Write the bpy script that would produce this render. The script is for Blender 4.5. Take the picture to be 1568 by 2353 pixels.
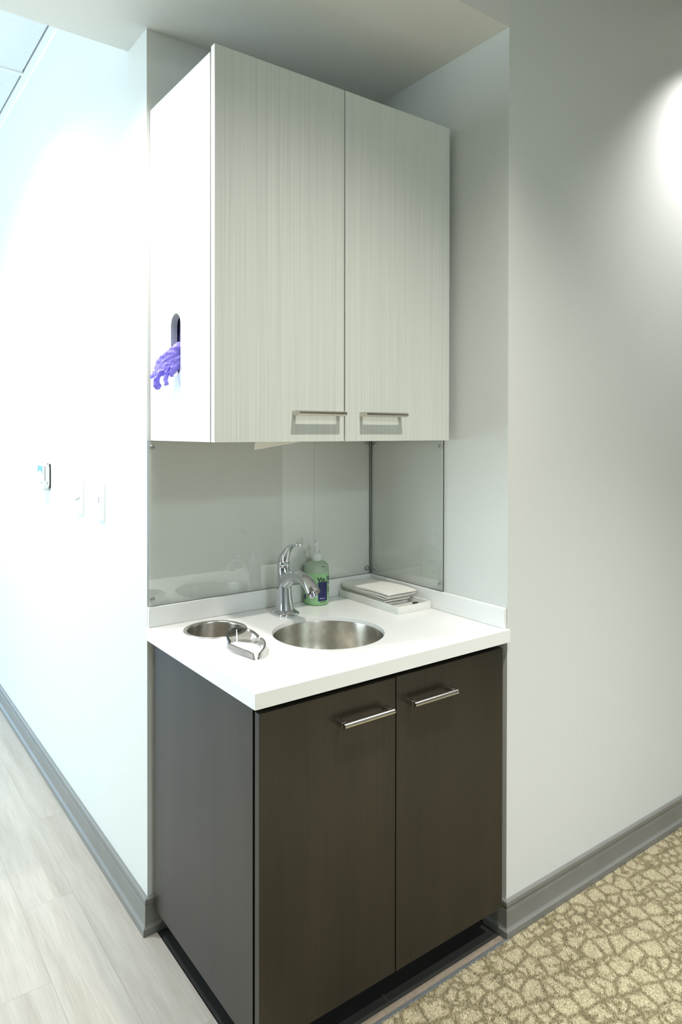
import bpy, bmesh, math, random
from mathutils import Vector, Matrix
import numpy as np
random.seed(7)
S = bpy.context.scene
for o in list(bpy.data.objects): bpy.data.objects.remove(o)

# ------------------------------------------------------------------ camera
CAM = Vector((-0.77234, -1.35639, 1.49253)); YAW, PITCH, ROLL = -0.63026, -0.00837, 0.00138
cd = bpy.data.cameras.new('camera'); cam = bpy.data.objects.new('camera', cd); S.collection.objects.link(cam)
fw = Vector((-math.sin(YAW)*math.cos(PITCH), math.cos(YAW)*math.cos(PITCH), math.sin(PITCH)))
rt = Vector((math.cos(YAW), math.sin(YAW), 0)); up = rt.cross(fw)
r2 = rt*math.cos(ROLL)+up*math.sin(ROLL); u2 = up*math.cos(ROLL)-rt*math.sin(ROLL)
m = Matrix((r2, u2, -fw)).transposed().to_4x4(); m.translation = CAM
cam.matrix_world = m
cd.sensor_fit = 'VERTICAL'; cd.sensor_height = 36; cd.lens = 1599.669/2353*36
cd.shift_x = (784-764.716)/2353; cd.shift_y = (1005.514-1176.5)/2353
cd.clip_start = .02
S.camera = cam

# ------------------------------------------------------------------ world, lights, exposure
S.view_settings.view_transform = 'Standard'; S.view_settings.look = 'None'
S.view_settings.gamma = 1; S.view_settings.use_curve_mapping = False
S.view_settings.exposure = 0.08
w = bpy.data.worlds.new('world'); S.world = w; w.use_nodes = True
w.node_tree.nodes['Background'].inputs[0].default_value = (.62, .8, 1, 1)
w.node_tree.nodes['Background'].inputs[1].default_value = 1.5

def area(name, loc, rot, sx, sy, power, col, spread=180):
    l = bpy.data.lights.new(name, 'AREA'); l.shape = 'RECTANGLE'; l.size = sx; l.size_y = sy
    l.energy = power; l.color = col; l.spread = math.radians(spread)
    o = bpy.data.objects.new(name, l); S.collection.objects.link(o)
    o.location = loc; o.rotation_euler = rot
    return o
# daylight through the windows (the window frames are built below)
area('daylight_far', (-1.6, 5.9, 1.32), (-math.pi/2, 0, 0), 2.7, 2.4, 48, (.24, .58, 1.0))
area('daylight_side', (-3.4, 2.2, 1.75), (0, -math.pi/2, 0), 1.6, 2.4, 92, (.80, .97, 1.0))

# ------------------------------------------------------------------ dimensions
W, D = .85874, .63783
ZC = .91                     # counter top
ZS = 2.683                   # niche ceiling and soffit
ZH = 3.146                   # room ceiling
SB = D+.156                  # back edge of the soffit

# ------------------------------------------------------------------ helpers
def link(name, me, mats=None, parent=None):
    o = bpy.data.objects.new(name, me); S.collection.objects.link(o)
    if mats is not None:
        for mm in (mats if isinstance(mats, (list, tuple)) else [mats]): me.materials.append(mm)
    if parent is not None: o.parent = parent
    return o
def obj(name, bm, mats, parent=None, smooth=False, bevel=0, seg=2, angle=35):
    bmesh.ops.recalc_face_normals(bm, faces=bm.faces)
    me = bpy.data.meshes.new(name); bm.to_mesh(me); bm.free()
    o = link(name, me, mats, parent)
    if smooth:
        for p in me.polygons: p.use_smooth = True
        try: me.set_sharp_from_angle(angle=math.radians(angle))
        except Exception: pass
    if bevel:
        b = o.modifiers.new('bevel', 'BEVEL'); b.width = bevel; b.segments = seg; b.limit_method = 'ANGLE'; b.angle_limit = math.radians(50)
        b.harden_normals = False
        for p in me.polygons: p.use_smooth = True
        try: me.set_sharp_from_angle(angle=math.radians(50))
        except Exception: pass
    return o
def empty(name, loc=(0, 0, 0)):
    o = bpy.data.objects.new(name, None); S.collection.objects.link(o); o.location = loc; o.empty_display_size = .05
    return o
def tag(o, label, cat, group=None):
    o['label'] = label; o['category'] = cat
    if group: o['group'] = group
    return o
def struct(o, label=None):
    o['kind'] = 'structure'
    if label: o['label'] = label
    return o
def box(bm, x0, x1, y0, y1, z0, z1, mi=0):
    v = [bm.verts.new(c) for c in ((x0,y0,z0),(x1,y0,z0),(x1,y1,z0),(x0,y1,z0),(x0,y0,z1),(x1,y0,z1),(x1,y1,z1),(x0,y1,z1))]
    for f in ((0,3,2,1),(4,5,6,7),(0,1,5,4),(1,2,6,5),(2,3,7,6),(3,0,4,7)):
        fc = bm.faces.new([v[i] for i in f]); fc.material_index = mi
    return v
def B(*a):
    bm = bmesh.new(); box(bm, *a); return bm
def prism(bm, poly, z0, z1):
    lo = [bm.verts.new((x, y, z0)) for x, y in poly]; hi = [bm.verts.new((x, y, z1)) for x, y in poly]
    n = len(poly)
    bm.faces.new(lo[::-1]); bm.faces.new(hi)
    for i in range(n): bm.faces.new((lo[i], lo[(i+1) % n], hi[(i+1) % n], hi[i]))
def lathe(bm, prof, c=(0, 0), n=48, cap0=False, cap1=False, sx=1, sy=1):
    rings = []
    for r, z in prof:
        rings.append([bm.verts.new((c[0]+r*sx*math.cos(2*math.pi*k/n), c[1]+r*sy*math.sin(2*math.pi*k/n), z)) for k in range(n)])
    for a, b in zip(rings, rings[1:]):
        for k in range(n): bm.faces.new((a[k], a[(k+1) % n], b[(k+1) % n], b[k]))
    if cap0: bm.faces.new(rings[0][::-1])
    if cap1: bm.faces.new(rings[-1])
    return rings
def loft(bm, secs, n=32, cap=True):
    """secs: (centre, u, v, a, b, power) superellipse sections"""
    rings = []
    for c, u, v, a, b, p in secs:
        c, u, v = Vector(c), Vector(u).normalized(), Vector(v).normalized()
        ring = []
        for k in range(n):
            t = 2*math.pi*k/n; ct, st = math.cos(t), math.sin(t)
            x = a*math.copysign(abs(ct)**(2/p), ct); y = b*math.copysign(abs(st)**(2/p), st)
            ring.append(bm.verts.new(c+u*x+v*y))
        rings.append(ring)
    for r0, r1 in zip(rings, rings[1:]):
        for k in range(n): bm.faces.new((r0[k], r0[(k+1) % n], r1[(k+1) % n], r1[k]))
    if cap: bm.faces.new(rings[0][::-1]); bm.faces.new(rings[-1])
    return rings
def bez(pts, n):
    """Catmull-Rom through tuples of any length"""
    out = []; P = [pts[0]]+list(pts)+[pts[-1]]
    for i in range(1, len(P)-2):
        for k in range(n):
            t = k/n
            out.append(tuple(.5*((2*b)+(-a+c)*t+(2*a-5*b+4*c-d)*t*t+(-a+3*b-3*c+d)*t**3) for a, b, c, d in zip(P[i-1], P[i], P[i+1], P[i+2])))
    out.append(tuple(pts[-1])); return out
def sweep(bm, path, n=16, side=None, p=2):
    """path: (x,y,z,a,b) ; a along side vector, b along the other normal"""
    pts = [Vector(q[:3]) for q in path]; secs = []
    for i, q in enumerate(path):
        t = (pts[min(i+1, len(pts)-1)]-pts[max(i-1, 0)]).normalized()
        s = Vector(side) if side else (Vector((0, 0, 1)) if abs(t.z) < .9 else Vector((1, 0, 0)))
        s = (s-t*s.dot(t)).normalized(); o = t.cross(s)
        secs.append((pts[i], s, o, q[3], q[4], p))
    return loft(bm, secs, n)
def plate(name, outer, holes, thick, mats, parent=None, plane='XY', bevel=0, seg=2):
    """flat plate with holes; extruded by thick; outlines in 2D"""
    cu = bpy.data.curves.new('tmp', 'CURVE'); cu.dimensions = '2D'; cu.fill_mode = 'BOTH'; cu.extrude = thick/2
    for poly in [outer]+holes:
        sp = cu.splines.new('POLY'); sp.points.add(len(poly)-1)
        for i, (x, y) in enumerate(poly): sp.points[i].co = (x, y, 0, 1)
        sp.use_cyclic_u = True
    co = bpy.data.objects.new('tmp', cu); S.collection.objects.link(co)
    dg = bpy.context.evaluated_depsgraph_get(); dg.update()
    me = bpy.data.meshes.new_from_object(co.evaluated_get(dg))
    bpy.data.objects.remove(co); bpy.data.curves.remove(cu)
    bm = bmesh.new(); bm.from_mesh(me); bpy.data.meshes.remove(me)
    bmesh.ops.remove_doubles(bm, verts=bm.verts, dist=1e-5)
    bmesh.ops.dissolve_limit(bm, angle_limit=.02, verts=bm.verts, edges=bm.edges)
    if plane == 'YZ':      # (x,y)->(y,z), thickness along x
        for v in bm.verts: v.co = Vector((v.co.z, v.co.x, v.co.y))
    return obj(name, bm, mats, parent, bevel=bevel, seg=seg)
def text_mesh(s, size, extrude=0, bold=0):
    cu = bpy.data.curves.new('tmp', 'FONT'); cu.body = s; cu.size = size; cu.extrude = extrude; cu.offset = bold; cu.resolution_u = 3
    co = bpy.data.objects.new('tmp', cu); S.collection.objects.link(co)
    dg = bpy.context.evaluated_depsgraph_get(); dg.update()
    me = bpy.data.meshes.new_from_object(co.evaluated_get(dg))
    bpy.data.objects.remove(co); bpy.data.curves.remove(cu)
    return me
def circle(cx, cy, r, n=64): return [(cx+r*math.cos(2*math.pi*k/n), cy+r*math.sin(2*math.pi*k/n)) for k in range(n)]

# ------------------------------------------------------------------ materials
class NT:
    def __init__(s, name):
        s.m = bpy.data.materials.new(name); s.m.use_nodes = True; s.t = s.m.node_tree; s.n = s.t.nodes; s.l = s.t.links
        s.b = s.n['Principled BSDF']
    def add(s, typ, **kw):
        n = s.n.new(typ)
        for k, v in kw.items():
            if k.startswith('i_'): n.inputs[k[2:].replace('_', ' ')].default_value = v
            else: setattr(n, k, v)
        return n
    def lk(s, a, b): s.l.new(a, b)
    def ramp(s, fac, stops):
        r = s.add('ShaderNodeValToRGB'); e = r.color_ramp.elements
        while len(e) < len(stops): e.new(.5)
        for q, (pos, col) in zip(e, stops): q.position = pos; q.color = (*col, 1)
        s.lk(fac, r.inputs[0]); return r
    def coords(s, scale=(1, 1, 1), kind='Object', rot=(0, 0, 0)):
        tc = s.add('ShaderNodeTexCoord'); mp = s.add('ShaderNodeMapping')
        mp.inputs['Scale'].default_value = scale; mp.inputs['Rotation'].default_value = rot
        s.lk(tc.outputs[kind], mp.inputs[0]); return mp.outputs[0]
    def bump(s, h, strength, dist=.001):
        b = s.add('ShaderNodeBump'); b.inputs['Strength'].default_value = strength; b.inputs['Distance'].default_value = dist
        s.lk(h, b.inputs['Height']); s.lk(b.outputs[0], s.b.inputs['Normal'])
def simple(name, col, rough=.5, metal=0, spec=.5, var=.03, scale=30, bump=0, coat=0):
    t = NT(name); c = t.coords()
    nz = t.add('ShaderNodeTexNoise'); nz.inputs['Scale'].default_value = scale; nz.inputs['Detail'].default_value = 3; t.lk(c, nz.inputs['Vector'])
    lo = tuple(x*(1-var) for x in col); hi = tuple(min(1, x*(1+var)) for x in col)
    r = t.ramp(nz.outputs[0], [(.3, lo), (.7, hi)]); t.lk(r.outputs[0], t.b.inputs['Base Color'])
    t.b.inputs['Roughness'].default_value = rough; t.b.inputs['Metallic'].default_value = metal
    t.b.inputs['Specular IOR Level'].default_value = spec; t.b.inputs['Coat Weight'].default_value = coat
    if bump: t.bump(nz.outputs[0], bump)
    return t.m
M = {}
M['paint'] = simple('wall_paint', (.70, .715, .685), .55, var=.012, scale=90, bump=.08)
M['ceiling_paint'] = simple('ceiling_paint', (.74, .74, .70), .8, var=.01, scale=60)
M['ceiling_bounce_cut'] = simple('ceiling_bounce_cut', (.36, .37, .36), .8, var=.02, scale=60)  # unseen front ceiling, greyed to keep bounce off the right wall
M['bounce_cut'] = simple('bounce_cut_grey', (.36, .37, .37), .6, var=.02, scale=60)  # unseen side walls, darkened to reduce bounce light
M['tile'] = simple('acoustic_tile', (.80, .83, .84), .9, var=.05, scale=160, bump=.35)
M['grid'] = simple('grid_metal', (.86, .88, .89), .4, var=.01)
M['base'] = simple('vinyl_base', (.20, .196, .176), .33, var=.05, scale=8)
M['white_lam'] = simple('white_laminate', (.82, .83, .80), .35, var=.01)
M['quartz'] = simple('solid_surface', (.87, .87, .85), .22, var=.008, scale=200)
M['chrome'] = simple('chrome', (.64, .65, .67), .035, metal=1, var=.01)
M['nickel'] = simple('brushed_nickel', (.62, .59, .54), .24, metal=1, var=.03, scale=120)
M['screw'] = simple('screw_steel', (.42, .42, .40), .16, metal=1, var=.02)
M['dark'] = simple('dark_void', (.012, .012, .011), .6, var=.1)
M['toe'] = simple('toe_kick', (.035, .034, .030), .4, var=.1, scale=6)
M['plastic'] = simple('white_plastic', (.83, .84, .83), .35, var=.01)
M['grey_plastic'] = simple('grey_plastic', (.58, .62, .59), .4, var=.02)
M['black_plastic'] = simple('black_plastic', (.02, .02, .02), .35, var=.1)
M['paper'] = simple('paper', (.83, .82, .76), .85, var=.02, scale=60, bump=.1)
M['tray'] = simple('tray_white', (.82, .82, .77), .3, var=.01)
M['glovebox'] = simple('glove_box_card', (.035, .04, .13), .5, var=.3, scale=20)
M['ink_navy'] = simple('ink_navy', (.008, .012, .085), .35, var=.1)
M['ink_black'] = simple('ink_black', (.008, .008, .010), .4, var=.1)
M['ink_pale'] = simple('ink_pale', (.40, .46, .60), .4, var=.1)
M['teal'] = simple('teal_print', (.004, .17, .10), .3, var=.5, scale=90)
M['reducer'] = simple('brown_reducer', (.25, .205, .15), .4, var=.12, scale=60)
M['strip'] = simple('transition_metal', (.34, .37, .37), .3, metal=.7, var=.1, scale=40)

def steel(name, axis):
    t = NT(name); c = t.coords((1, 1, 1))
    nz = t.add('ShaderNodeTexNoise'); nz.inputs['Scale'].default_value = 60; t.lk(c, nz.inputs['Vector'])
    r = t.ramp(nz.outputs[0], [(.3, (.66, .63, .57)), (.7, (.76, .73, .67))]); t.lk(r.outputs[0], t.b.inputs['Base Color'])
    t.b.inputs['Metallic'].default_value = 1; t.b.inputs['Roughness'].default_value = .27
    t.b.inputs['Anisotropic'].default_value = .8
    tg = t.add('ShaderNodeTangent', direction_type='RADIAL', axis='Z'); t.lk(tg.outputs[0], t.b.inputs['Tangent'])
    t.b.inputs['Anisotropic Rotation'].default_value = axis
    return t.m
M['steel'] = steel('brushed_steel', .25)

def dark_wood():
    t = NT('espresso_wood'); c = t.coords((6, 6, .5))
    n1 = t.add('ShaderNodeTexNoise'); n1.inputs['Scale'].default_value = 1.6; n1.inputs['Detail'].default_value = 5; t.lk(c, n1.inputs['Vector'])
    c2 = t.coords((220, 220, 5)); n2 = t.add('ShaderNodeTexNoise'); n2.inputs['Scale'].default_value = 1; n2.inputs['Detail'].default_value = 3; t.lk(c2, n2.inputs['Vector'])
    r1 = t.ramp(n1.outputs[0], [(.3, (.017, .0133, .009)), (.72, (.029, .0225, .0153))])
    r2 = t.ramp(n2.outputs[0], [(.3, (.80, .80, .80)), (.7, (1.1, 1.1, 1.1))])
    mx = t.add('ShaderNodeMixRGB', blend_type='MULTIPLY'); mx.inputs[0].default_value = 1
    t.lk(r1.outputs[0], mx.inputs[1]); t.lk(r2.outputs[0], mx.inputs[2]); t.lk(mx.outputs[0], t.b.inputs['Base Color'])
    t.b.inputs['Roughness'].default_value = .30; t.b.inputs['Specular IOR Level'].default_value = .5
    t.bump(n2.outputs[0], .10, .0004)
    return t.m
M['espresso'] = dark_wood()

def linear_lam():
    t = NT('linear_laminate'); c = t.coords((760, 1, 2.2))
    n1 = t.add('ShaderNodeTexNoise'); n1.inputs['Scale'].default_value = 1; n1.inputs['Detail'].default_value = 4; n1.inputs['Roughness'].default_value = .65; t.lk(c, n1.inputs['Vector'])
    c2 = t.coords((300, 1, 1.2)); n2 = t.add('ShaderNodeTexNoise'); n2.inputs['Scale'].default_value = 1; n2.inputs['Detail'].default_value = 2; t.lk(c2, n2.inputs['Vector'])
    mx = t.add('ShaderNodeMath', operation='ADD'); t.lk(n1.outputs[0], mx.inputs[0]); t.lk(n2.outputs[0], mx.inputs[1])
    md = t.add('ShaderNodeMath', operation='MULTIPLY'); md.inputs[1].default_value = .5; t.lk(mx.outputs[0], md.inputs[0])
    r = t.ramp(md.outputs[0], [(.34, (.55, .575, .53)), (.5, (.63, .655, .605)), (.66, (.70, .72, .665))])
    t.lk(r.outputs[0], t.b.inputs['Base Color']); t.b.inputs['Roughness'].default_value = .42
    t.bump(md.outputs[0], .12, .0004)
    return t.m
M['linear'] = linear_lam()

def plank_mat():
    t = NT('pale_oak_plank'); tc = t.add('ShaderNodeTexCoord'); oi = t.add('ShaderNodeObjectInfo')
    vm = t.add('ShaderNodeVectorMath', operation='ADD'); cb = t.add('ShaderNodeCombineXYZ')
    ml = t.add('ShaderNodeMath', operation='MULTIPLY'); ml.inputs[1].default_value = 37.0
    t.lk(oi.outputs['Random'], ml.inputs[0]); t.lk(ml.outputs[0], cb.inputs[0]); t.lk(ml.outputs[0], cb.inputs[1])
    t.lk(tc.outputs['Object'], vm.inputs[0]); t.lk(cb.outputs[0], vm.inputs[1])
    def nz(sc, det, sca=1):
        mp = t.add('ShaderNodeMapping'); mp.inputs['Scale'].default_value = sc; t.lk(vm.outputs[0], mp.inputs[0])
        n = t.add('ShaderNodeTexNoise'); n.inputs['Scale'].default_value = sca; n.inputs['Detail'].default_value = det; t.lk(mp.outputs[0], n.inputs['Vector']); return n
    a = nz((26, 1.3, 1), 4); b = nz((240, 9, 1), 3); d = nz((3, .6, 1), 2)
    ra = t.ramp(a.outputs[0], [(.32, (.375, .335, .28)), (.62, (.455, .415, .36))])
    rb = t.ramp(b.outputs[0], [(.35, (.92, .92, .92)), (.65, (1.04, 1.04, 1.04))])
    rd = t.ramp(d.outputs[0], [(.3, (.97, .97, .97)), (.7, (1.03, 1.025, 1.01))])
    m1 = t.add('ShaderNodeMixRGB', blend_type='MULTIPLY'); m1.inputs[0].default_value = 1
    m2 = t.add('ShaderNodeMixRGB', blend_type='MULTIPLY'); m2.inputs[0].default_value = 1
    t.lk(ra.outputs[0], m1.inputs[1]); t.lk(rb.outputs[0], m1.inputs[2]); t.lk(m1.outputs[0], m2.inputs[1]); t.lk(rd.outputs[0], m2.inputs[2])
    t.lk(m2.outputs[0], t.b.inputs['Base Color']); t.b.inputs['Roughness'].default_value = .38
    t.bump(b.outputs[0], .15, .0005)
    return t.m
M['plank'] = plank_mat()

def carpet_mat():
    t = NT('cobble_carpet')
    g = t.add('ShaderNodeNewGeometry'); mp = t.add('ShaderNodeMapping'); mp.inputs['Rotation'].default_value = (0, 0, .25); t.lk(g.outputs['Position'], mp.inputs[0])
    sep = t.add('ShaderNodeSeparateXYZ'); t.lk(mp.outputs[0], sep.inputs[0]); com = t.add('ShaderNodeCombineXYZ')
    t.lk(sep.outputs[0], com.inputs[0]); t.lk(sep.outputs[1], com.inputs[1])
    n = t.add('ShaderNodeTexNoise'); n.inputs['Scale'].default_value = 11; n.inputs['Detail'].default_value = 2; t.lk(com.outputs[0], n.inputs['Vector'])
    sc = t.add('ShaderNodeVectorMath', operation='SCALE'); sc.inputs['Scale'].default_value = .018; t.lk(n.outputs['Color'], sc.inputs[0])
    ad = t.add('ShaderNodeVectorMath', operation='ADD'); fz = t.add('ShaderNodeTexNoise'); fz.inputs['Scale'].default_value = 140; fz.inputs['Detail'].default_value = 1; t.lk(com.outputs[0], fz.inputs['Vector'])
    fs = t.add('ShaderNodeVectorMath', operation='SCALE'); fs.inputs['Scale'].default_value = .011; t.lk(fz.outputs['Color'], fs.inputs[0])
    a2 = t.add('ShaderNodeVectorMath', operation='ADD'); t.lk(sc.outputs[0], a2.inputs[0]); t.lk(fs.outputs[0], a2.inputs[1])
    t.lk(com.outputs[0], ad.inputs[0]); t.lk(a2.outputs[0], ad.inputs[1])
    def edge(scale, w0, w1):
        v = t.add('ShaderNodeTexVoronoi', feature='DISTANCE_TO_EDGE', voronoi_dimensions='2D'); v.inputs['Scale'].default_value = scale
        v.inputs['Randomness'].default_value = .62; t.lk(ad.outputs[0], v.inputs['Vector'])
        mr = t.add('ShaderNodeMapRange'); mr.inputs[1].default_value = w0; mr.inputs[2].default_value = w1
        t.lk(v.outputs['Distance'], mr.inputs[0]); return mr
    e1 = edge(16, .0, .14); e2 = edge(27, .0, .17)
    # patches where the smaller cells split the larger ones
    pn = t.add('ShaderNodeTexNoise'); pn.inputs['Scale'].default_value = 9; pn.inputs['Detail'].default_value = 1; t.lk(com.outputs[0], pn.inputs['Vector'])
    pr = t.add('ShaderNodeMapRange'); pr.inputs[1].default_value = .50; pr.inputs[2].default_value = .56; t.lk(pn.outputs[0], pr.inputs[0])
    inv = t.add('ShaderNodeMath', operation='MAXIMUM'); sb = t.add('ShaderNodeMath', operation='SUBTRACT'); sb.inputs[0].default_value = 1
    t.lk(pr.outputs[0], sb.inputs[1]); t.lk(e2.outputs[0], inv.inputs[0]); t.lk(sb.outputs[0], inv.inputs[1])
    mn = t.add('ShaderNodeMath', operation='MINIMUM'); t.lk(e1.outputs[0], mn.inputs[0]); t.lk(inv.outputs[0], mn.inputs[1])
    # dark weathered patches
    dn = t.add('ShaderNodeTexNoise'); dn.inputs['Scale'].default_value = 22; dn.inputs['Detail'].default_value = 3; t.lk(com.outputs[0], dn.inputs['Vector'])
    dr = t.add('ShaderNodeMapRange'); dr.inputs[1].default_value = .30; dr.inputs[2].default_value = .42; t.lk(dn.outputs[0], dr.inputs[0])
    mn2 = t.add('ShaderNodeMath', operation='MULTIPLY'); t.lk(mn.outputs[0], mn2.inputs[0]); t.lk(dr.outputs[0], mn2.inputs[1])
    f = t.add('ShaderNodeTexNoise'); f.inputs['Scale'].default_value = 260; f.inputs['Detail'].default_value = 2; t.lk(g.outputs['Position'], f.inputs['Vector'])
    r = t.ramp(mn2.outputs[0], [(0, (.215, .182, .105)), (.5, (.32, .275, .17)), (1, (.475, .42, .28))])
    rf = t.ramp(f.outputs[0], [(.3, (.70, .70, .68)), (.7, (1.26, 1.26, 1.26))])
    mx = t.add('ShaderNodeMixRGB', blend_type='MULTIPLY'); mx.inputs[0].default_value = 1
    t.lk(r.outputs[0], mx.inputs[1]); t.lk(rf.outputs[0], mx.inputs[2]); t.lk(mx.outputs[0], t.b.inputs['Base Color'])
    t.b.inputs['Roughness'].default_value = .95; t.b.inputs['Specular IOR Level'].default_value = .1
    t.bump(f.outputs[0], .5, .003)
    return t.m
M['carpet'] = carpet_mat()

def clear_plate(name, tint, rough=.02, ior=1.49, gain=1.0):
    t = NT(name); t.n.remove(t.b); out = t.n['Material Output']
    tr = t.add('ShaderNodeBsdfTransparent'); tr.inputs[0].default_value = (*tint, 1)
    gl = t.add('ShaderNodeBsdfGlossy'); gl.inputs['Roughness'].default_value = rough; gl.inputs[0].default_value = (1, 1, 1, 1)
    fr = t.add('ShaderNodeFresnel'); fr.inputs[0].default_value = ior
    mu = t.add('ShaderNodeMath', operation='MULTIPLY', use_clamp=True); t.lk(fr.outputs[0], mu.inputs[0])
    ge = t.add('ShaderNodeNewGeometry'); fa_ = t.add('ShaderNodeMath', operation='MULTIPLY_ADD'); fa_.inputs[1].default_value = -gain; fa_.inputs[2].default_value = gain
    t.lk(ge.outputs['Backfacing'], fa_.inputs[0]); t.lk(fa_.outputs[0], mu.inputs[1])
    nz = t.add('ShaderNodeTexNoise'); nz.inputs['Scale'].default_value = 3; c = t.coords(); t.lk(c, nz.inputs['Vector'])
    mr = t.add('ShaderNodeMapRange'); mr.inputs[3].default_value = rough; mr.inputs[4].default_value = rough*1.6; t.lk(nz.outputs[0], mr.inputs[0]); t.lk(mr.outputs[0], gl.inputs['Roughness'])
    mx = t.add('ShaderNodeMixShader'); t.lk(mu.outputs[0], mx.inputs[0]); t.lk(tr.outputs[0], mx.inputs[1]); t.lk(gl.outputs[0], mx.inputs[2])
    t.lk(mx.outputs[0], out.inputs[0]); return t.m
M['acrylic'] = clear_plate('clear_acrylic', (.99, .99, .98), .015, 1.5, 2.4)
M['acrylic_edge'] = simple('acrylic_edge', (.045, .05, .042), .25, var=.1)
M['smoke'] = clear_plate('smoky_lens', (.66, .65, .62), .03, 1.6, 1.6)
M['smoke_dark'] = clear_plate('smoky_frame', (.30, .30, .285), .05, 1.6, 2.6)

def translucent(name, col, trans, rough=.35, sss=.0):
    t = NT(name); c = t.coords(); nz = t.add('ShaderNodeTexNoise'); nz.inputs['Scale'].default_value = 25; t.lk(c, nz.inputs['Vector'])
    r = t.ramp(nz.outputs[0], [(.3, tuple(x*.95 for x in col)), (.7, col)]); t.lk(r.outputs[0], t.b.inputs['Base Color'])
    t.b.inputs['Roughness'].default_value = rough
    out = t.n['Material Output']; tl = t.add('ShaderNodeBsdfTranslucent'); t.lk(r.outputs[0], tl.inputs[0])
    mx = t.add('ShaderNodeMixShader'); mx.inputs[0].default_value = trans
    t.lk(t.b.outputs[0], mx.inputs[1]); t.lk(tl.outputs[0], mx.inputs[2]); t.lk(mx.outputs[0], out.inputs[0]); return t.m
M['soap'] = translucent('green_soap', (.40, .72, .36), .25, .25)
M['bottle_top'] = translucent('milky_bottle', (.53, .66, .50), .35, .3)
M['cap'] = translucent('white_cap', (.90, .91, .87), .2, .35)
M['nitrile'] = translucent('purple_nitrile', (.42, .35, .93), .35, .35)
def emit(name, col, s):
    t = NT(name); t.b.inputs['Emission Color'].default_value = (*col, 1); t.b.inputs['Emission Strength'].default_value = s
    t.b.inputs['Base Color'].default_value = (*col, 1); return t.m
M['lamp_lens'] = emit('lamp_lens', (1, .95, .88), 3)

# ------------------------------------------------------------------ structure: walls
XL, XR, YF, YB = -3.5, 4.0, -4.0, 6.0
wl = struct(obj('wall_left', B(0, .1, D, YB, 0, ZH), M['paint']))
struct(obj('wall_back', B(.1, W+.1, D, D+.1, 0, ZS), M['paint']))
struct(obj('wall_niche', B(W, W+.1, 0, D, 0, ZH), M['paint']))
struct(obj('wall_right', B(W+.1, XR, 0, .1, 0, ZH), M['paint']))
bm = bmesh.new()
prism(bm, [(XL, 0), (W, 0), (W, D), (0, D), (0, SB), (XL, SB)], ZS, ZH)
struct(obj('soffit', bm, M['ceiling_paint']), 'dropped soffit over the sink niche')
struct(obj('ceiling', B(XL, XR, YF, 0, ZH, ZH+.1), M['ceiling_bounce_cut']))
# rooms around the camera
struct(obj('wall_east', B(XR, XR+.1, YF, .1, 0, ZH), M['bounce_cut']))
def wall_open(name, axis, pos, a0, a1, o0, o1, z0, z1):
    bm = bmesh.new()
    def bb(s, e, zz0, zz1):
        if axis == 'y': box(bm, s, e, pos, pos+.12, zz0, zz1)
        else: box(bm, pos-.12, pos, s, e, zz0, zz1)
    bb(a0, o0, 0, ZH); bb(o1, a1, 0, ZH); bb(o0, o1, 0, z0); bb(o0, o1, z1, ZH)
    return struct(obj(name, bm, M['paint']))
wall_open('wall_far', 'y', YB, XL, .1, -3.0, -.2, .08, 2.58)
struct(obj('wall_front', B(XL-.1, XR+.1, YF-.1, YF, 0, ZH), M['paint']))
wall_open('wall_side', 'x', XL, .6, YB, 1.0, 3.4, .95, 2.55)
struct(obj('wall_west', B(XL-.12, XL, YF, .6, 0, ZH), M['bounce_cut']))
def window(name, axis, pos, a0, a1, z0, z1):
    bm = bmesh.new(); t = .05
    def bb(s, e, zz0, zz1, off=.03):
        if axis == 'y': box(bm, s, e, pos+off, pos+off+.05, zz0, zz1)
        else: box(bm, pos-off-.05, pos-off, s, e, zz0, zz1)
    bb(a0, a0+t, z0, z1); bb(a1-t, a1, z0, z1); bb(a0+t, a1-t, z0, z0+t); bb(a0+t, a1-t, z1-t, z1)
    mid = (a0+a1)/2; bb(mid-t/2, mid+t/2, z0+t, z1-t)
    struct(obj(name, bm, M['plastic']))
window('window_1', 'y', YB, -3.0, -.2, .08, 2.58)
window('window_2', 'x', XL, 1.0, 3.4, .95, 2.55)

# suspended ceiling over the left room: every tile is a piece of it
ct = struct(empty('ceiling_grid', (0, SB, ZH)), 'white suspended ceiling with lay-in tiles')
ct['label'] = 'white suspended tile ceiling beyond the soffit'
bm = bmesh.new(); TS = .6096; ty0 = 2.11
box(bm, XL, 0, SB, YB, ZH+.02, ZH+.06)
o = obj('deck', bm, M['ceiling_paint'], ct); o.location = (0, -SB, -ZH)
bm = bmesh.new(); box(bm, -.024, 0, SB, YB, ZH-.004, ZH+.014); box(bm, -.003, 0, SB, YB, ZH-.028, ZH-.004)
o = obj('wall_angle', bm, M['grid'], ct); o.location = (0, -SB, -ZH)
ys = [ty0+TS*k for k in range(-2, 7)]; xs = [-.024-TS*k for k in range(0, 7)]
tile = None
bmx = bmesh.new(); box(bmx, -TS/2+.008, TS/2-.008, -TS/2+.008, TS/2-.008, .004, .018); tme = bpy.data.meshes.new('tile'); bmx.to_mesh(tme); bmx.free(); tme.materials.append(M['tile'])
for yi in ys[:-1]:
    if yi+TS < SB+.1: continue
    for xi in xs[:-1]:
        if xi-TS < XL: continue
        if yi < SB: continue
        o = bpy.data.objects.new('tile', tme); S.collection.objects.link(o); o.parent = ct; o.location = (xi-TS/2, yi+TS/2-SB, 0)
bmx = bmesh.new(); box(bmx, XL, -.024, -.0115, .0115, -.002, .010)
cme = bpy.data.meshes.new('cross_tee'); bmx.to_mesh(cme); bmx.free(); cme.materials.append(M['grid'])
for yi in ys:
    if SB < yi < YB:
        o = bpy.data.objects.new('cross_tee', cme); S.collection.objects.link(o); o.parent = ct; o.location = (0, yi-SB, 0)
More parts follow.
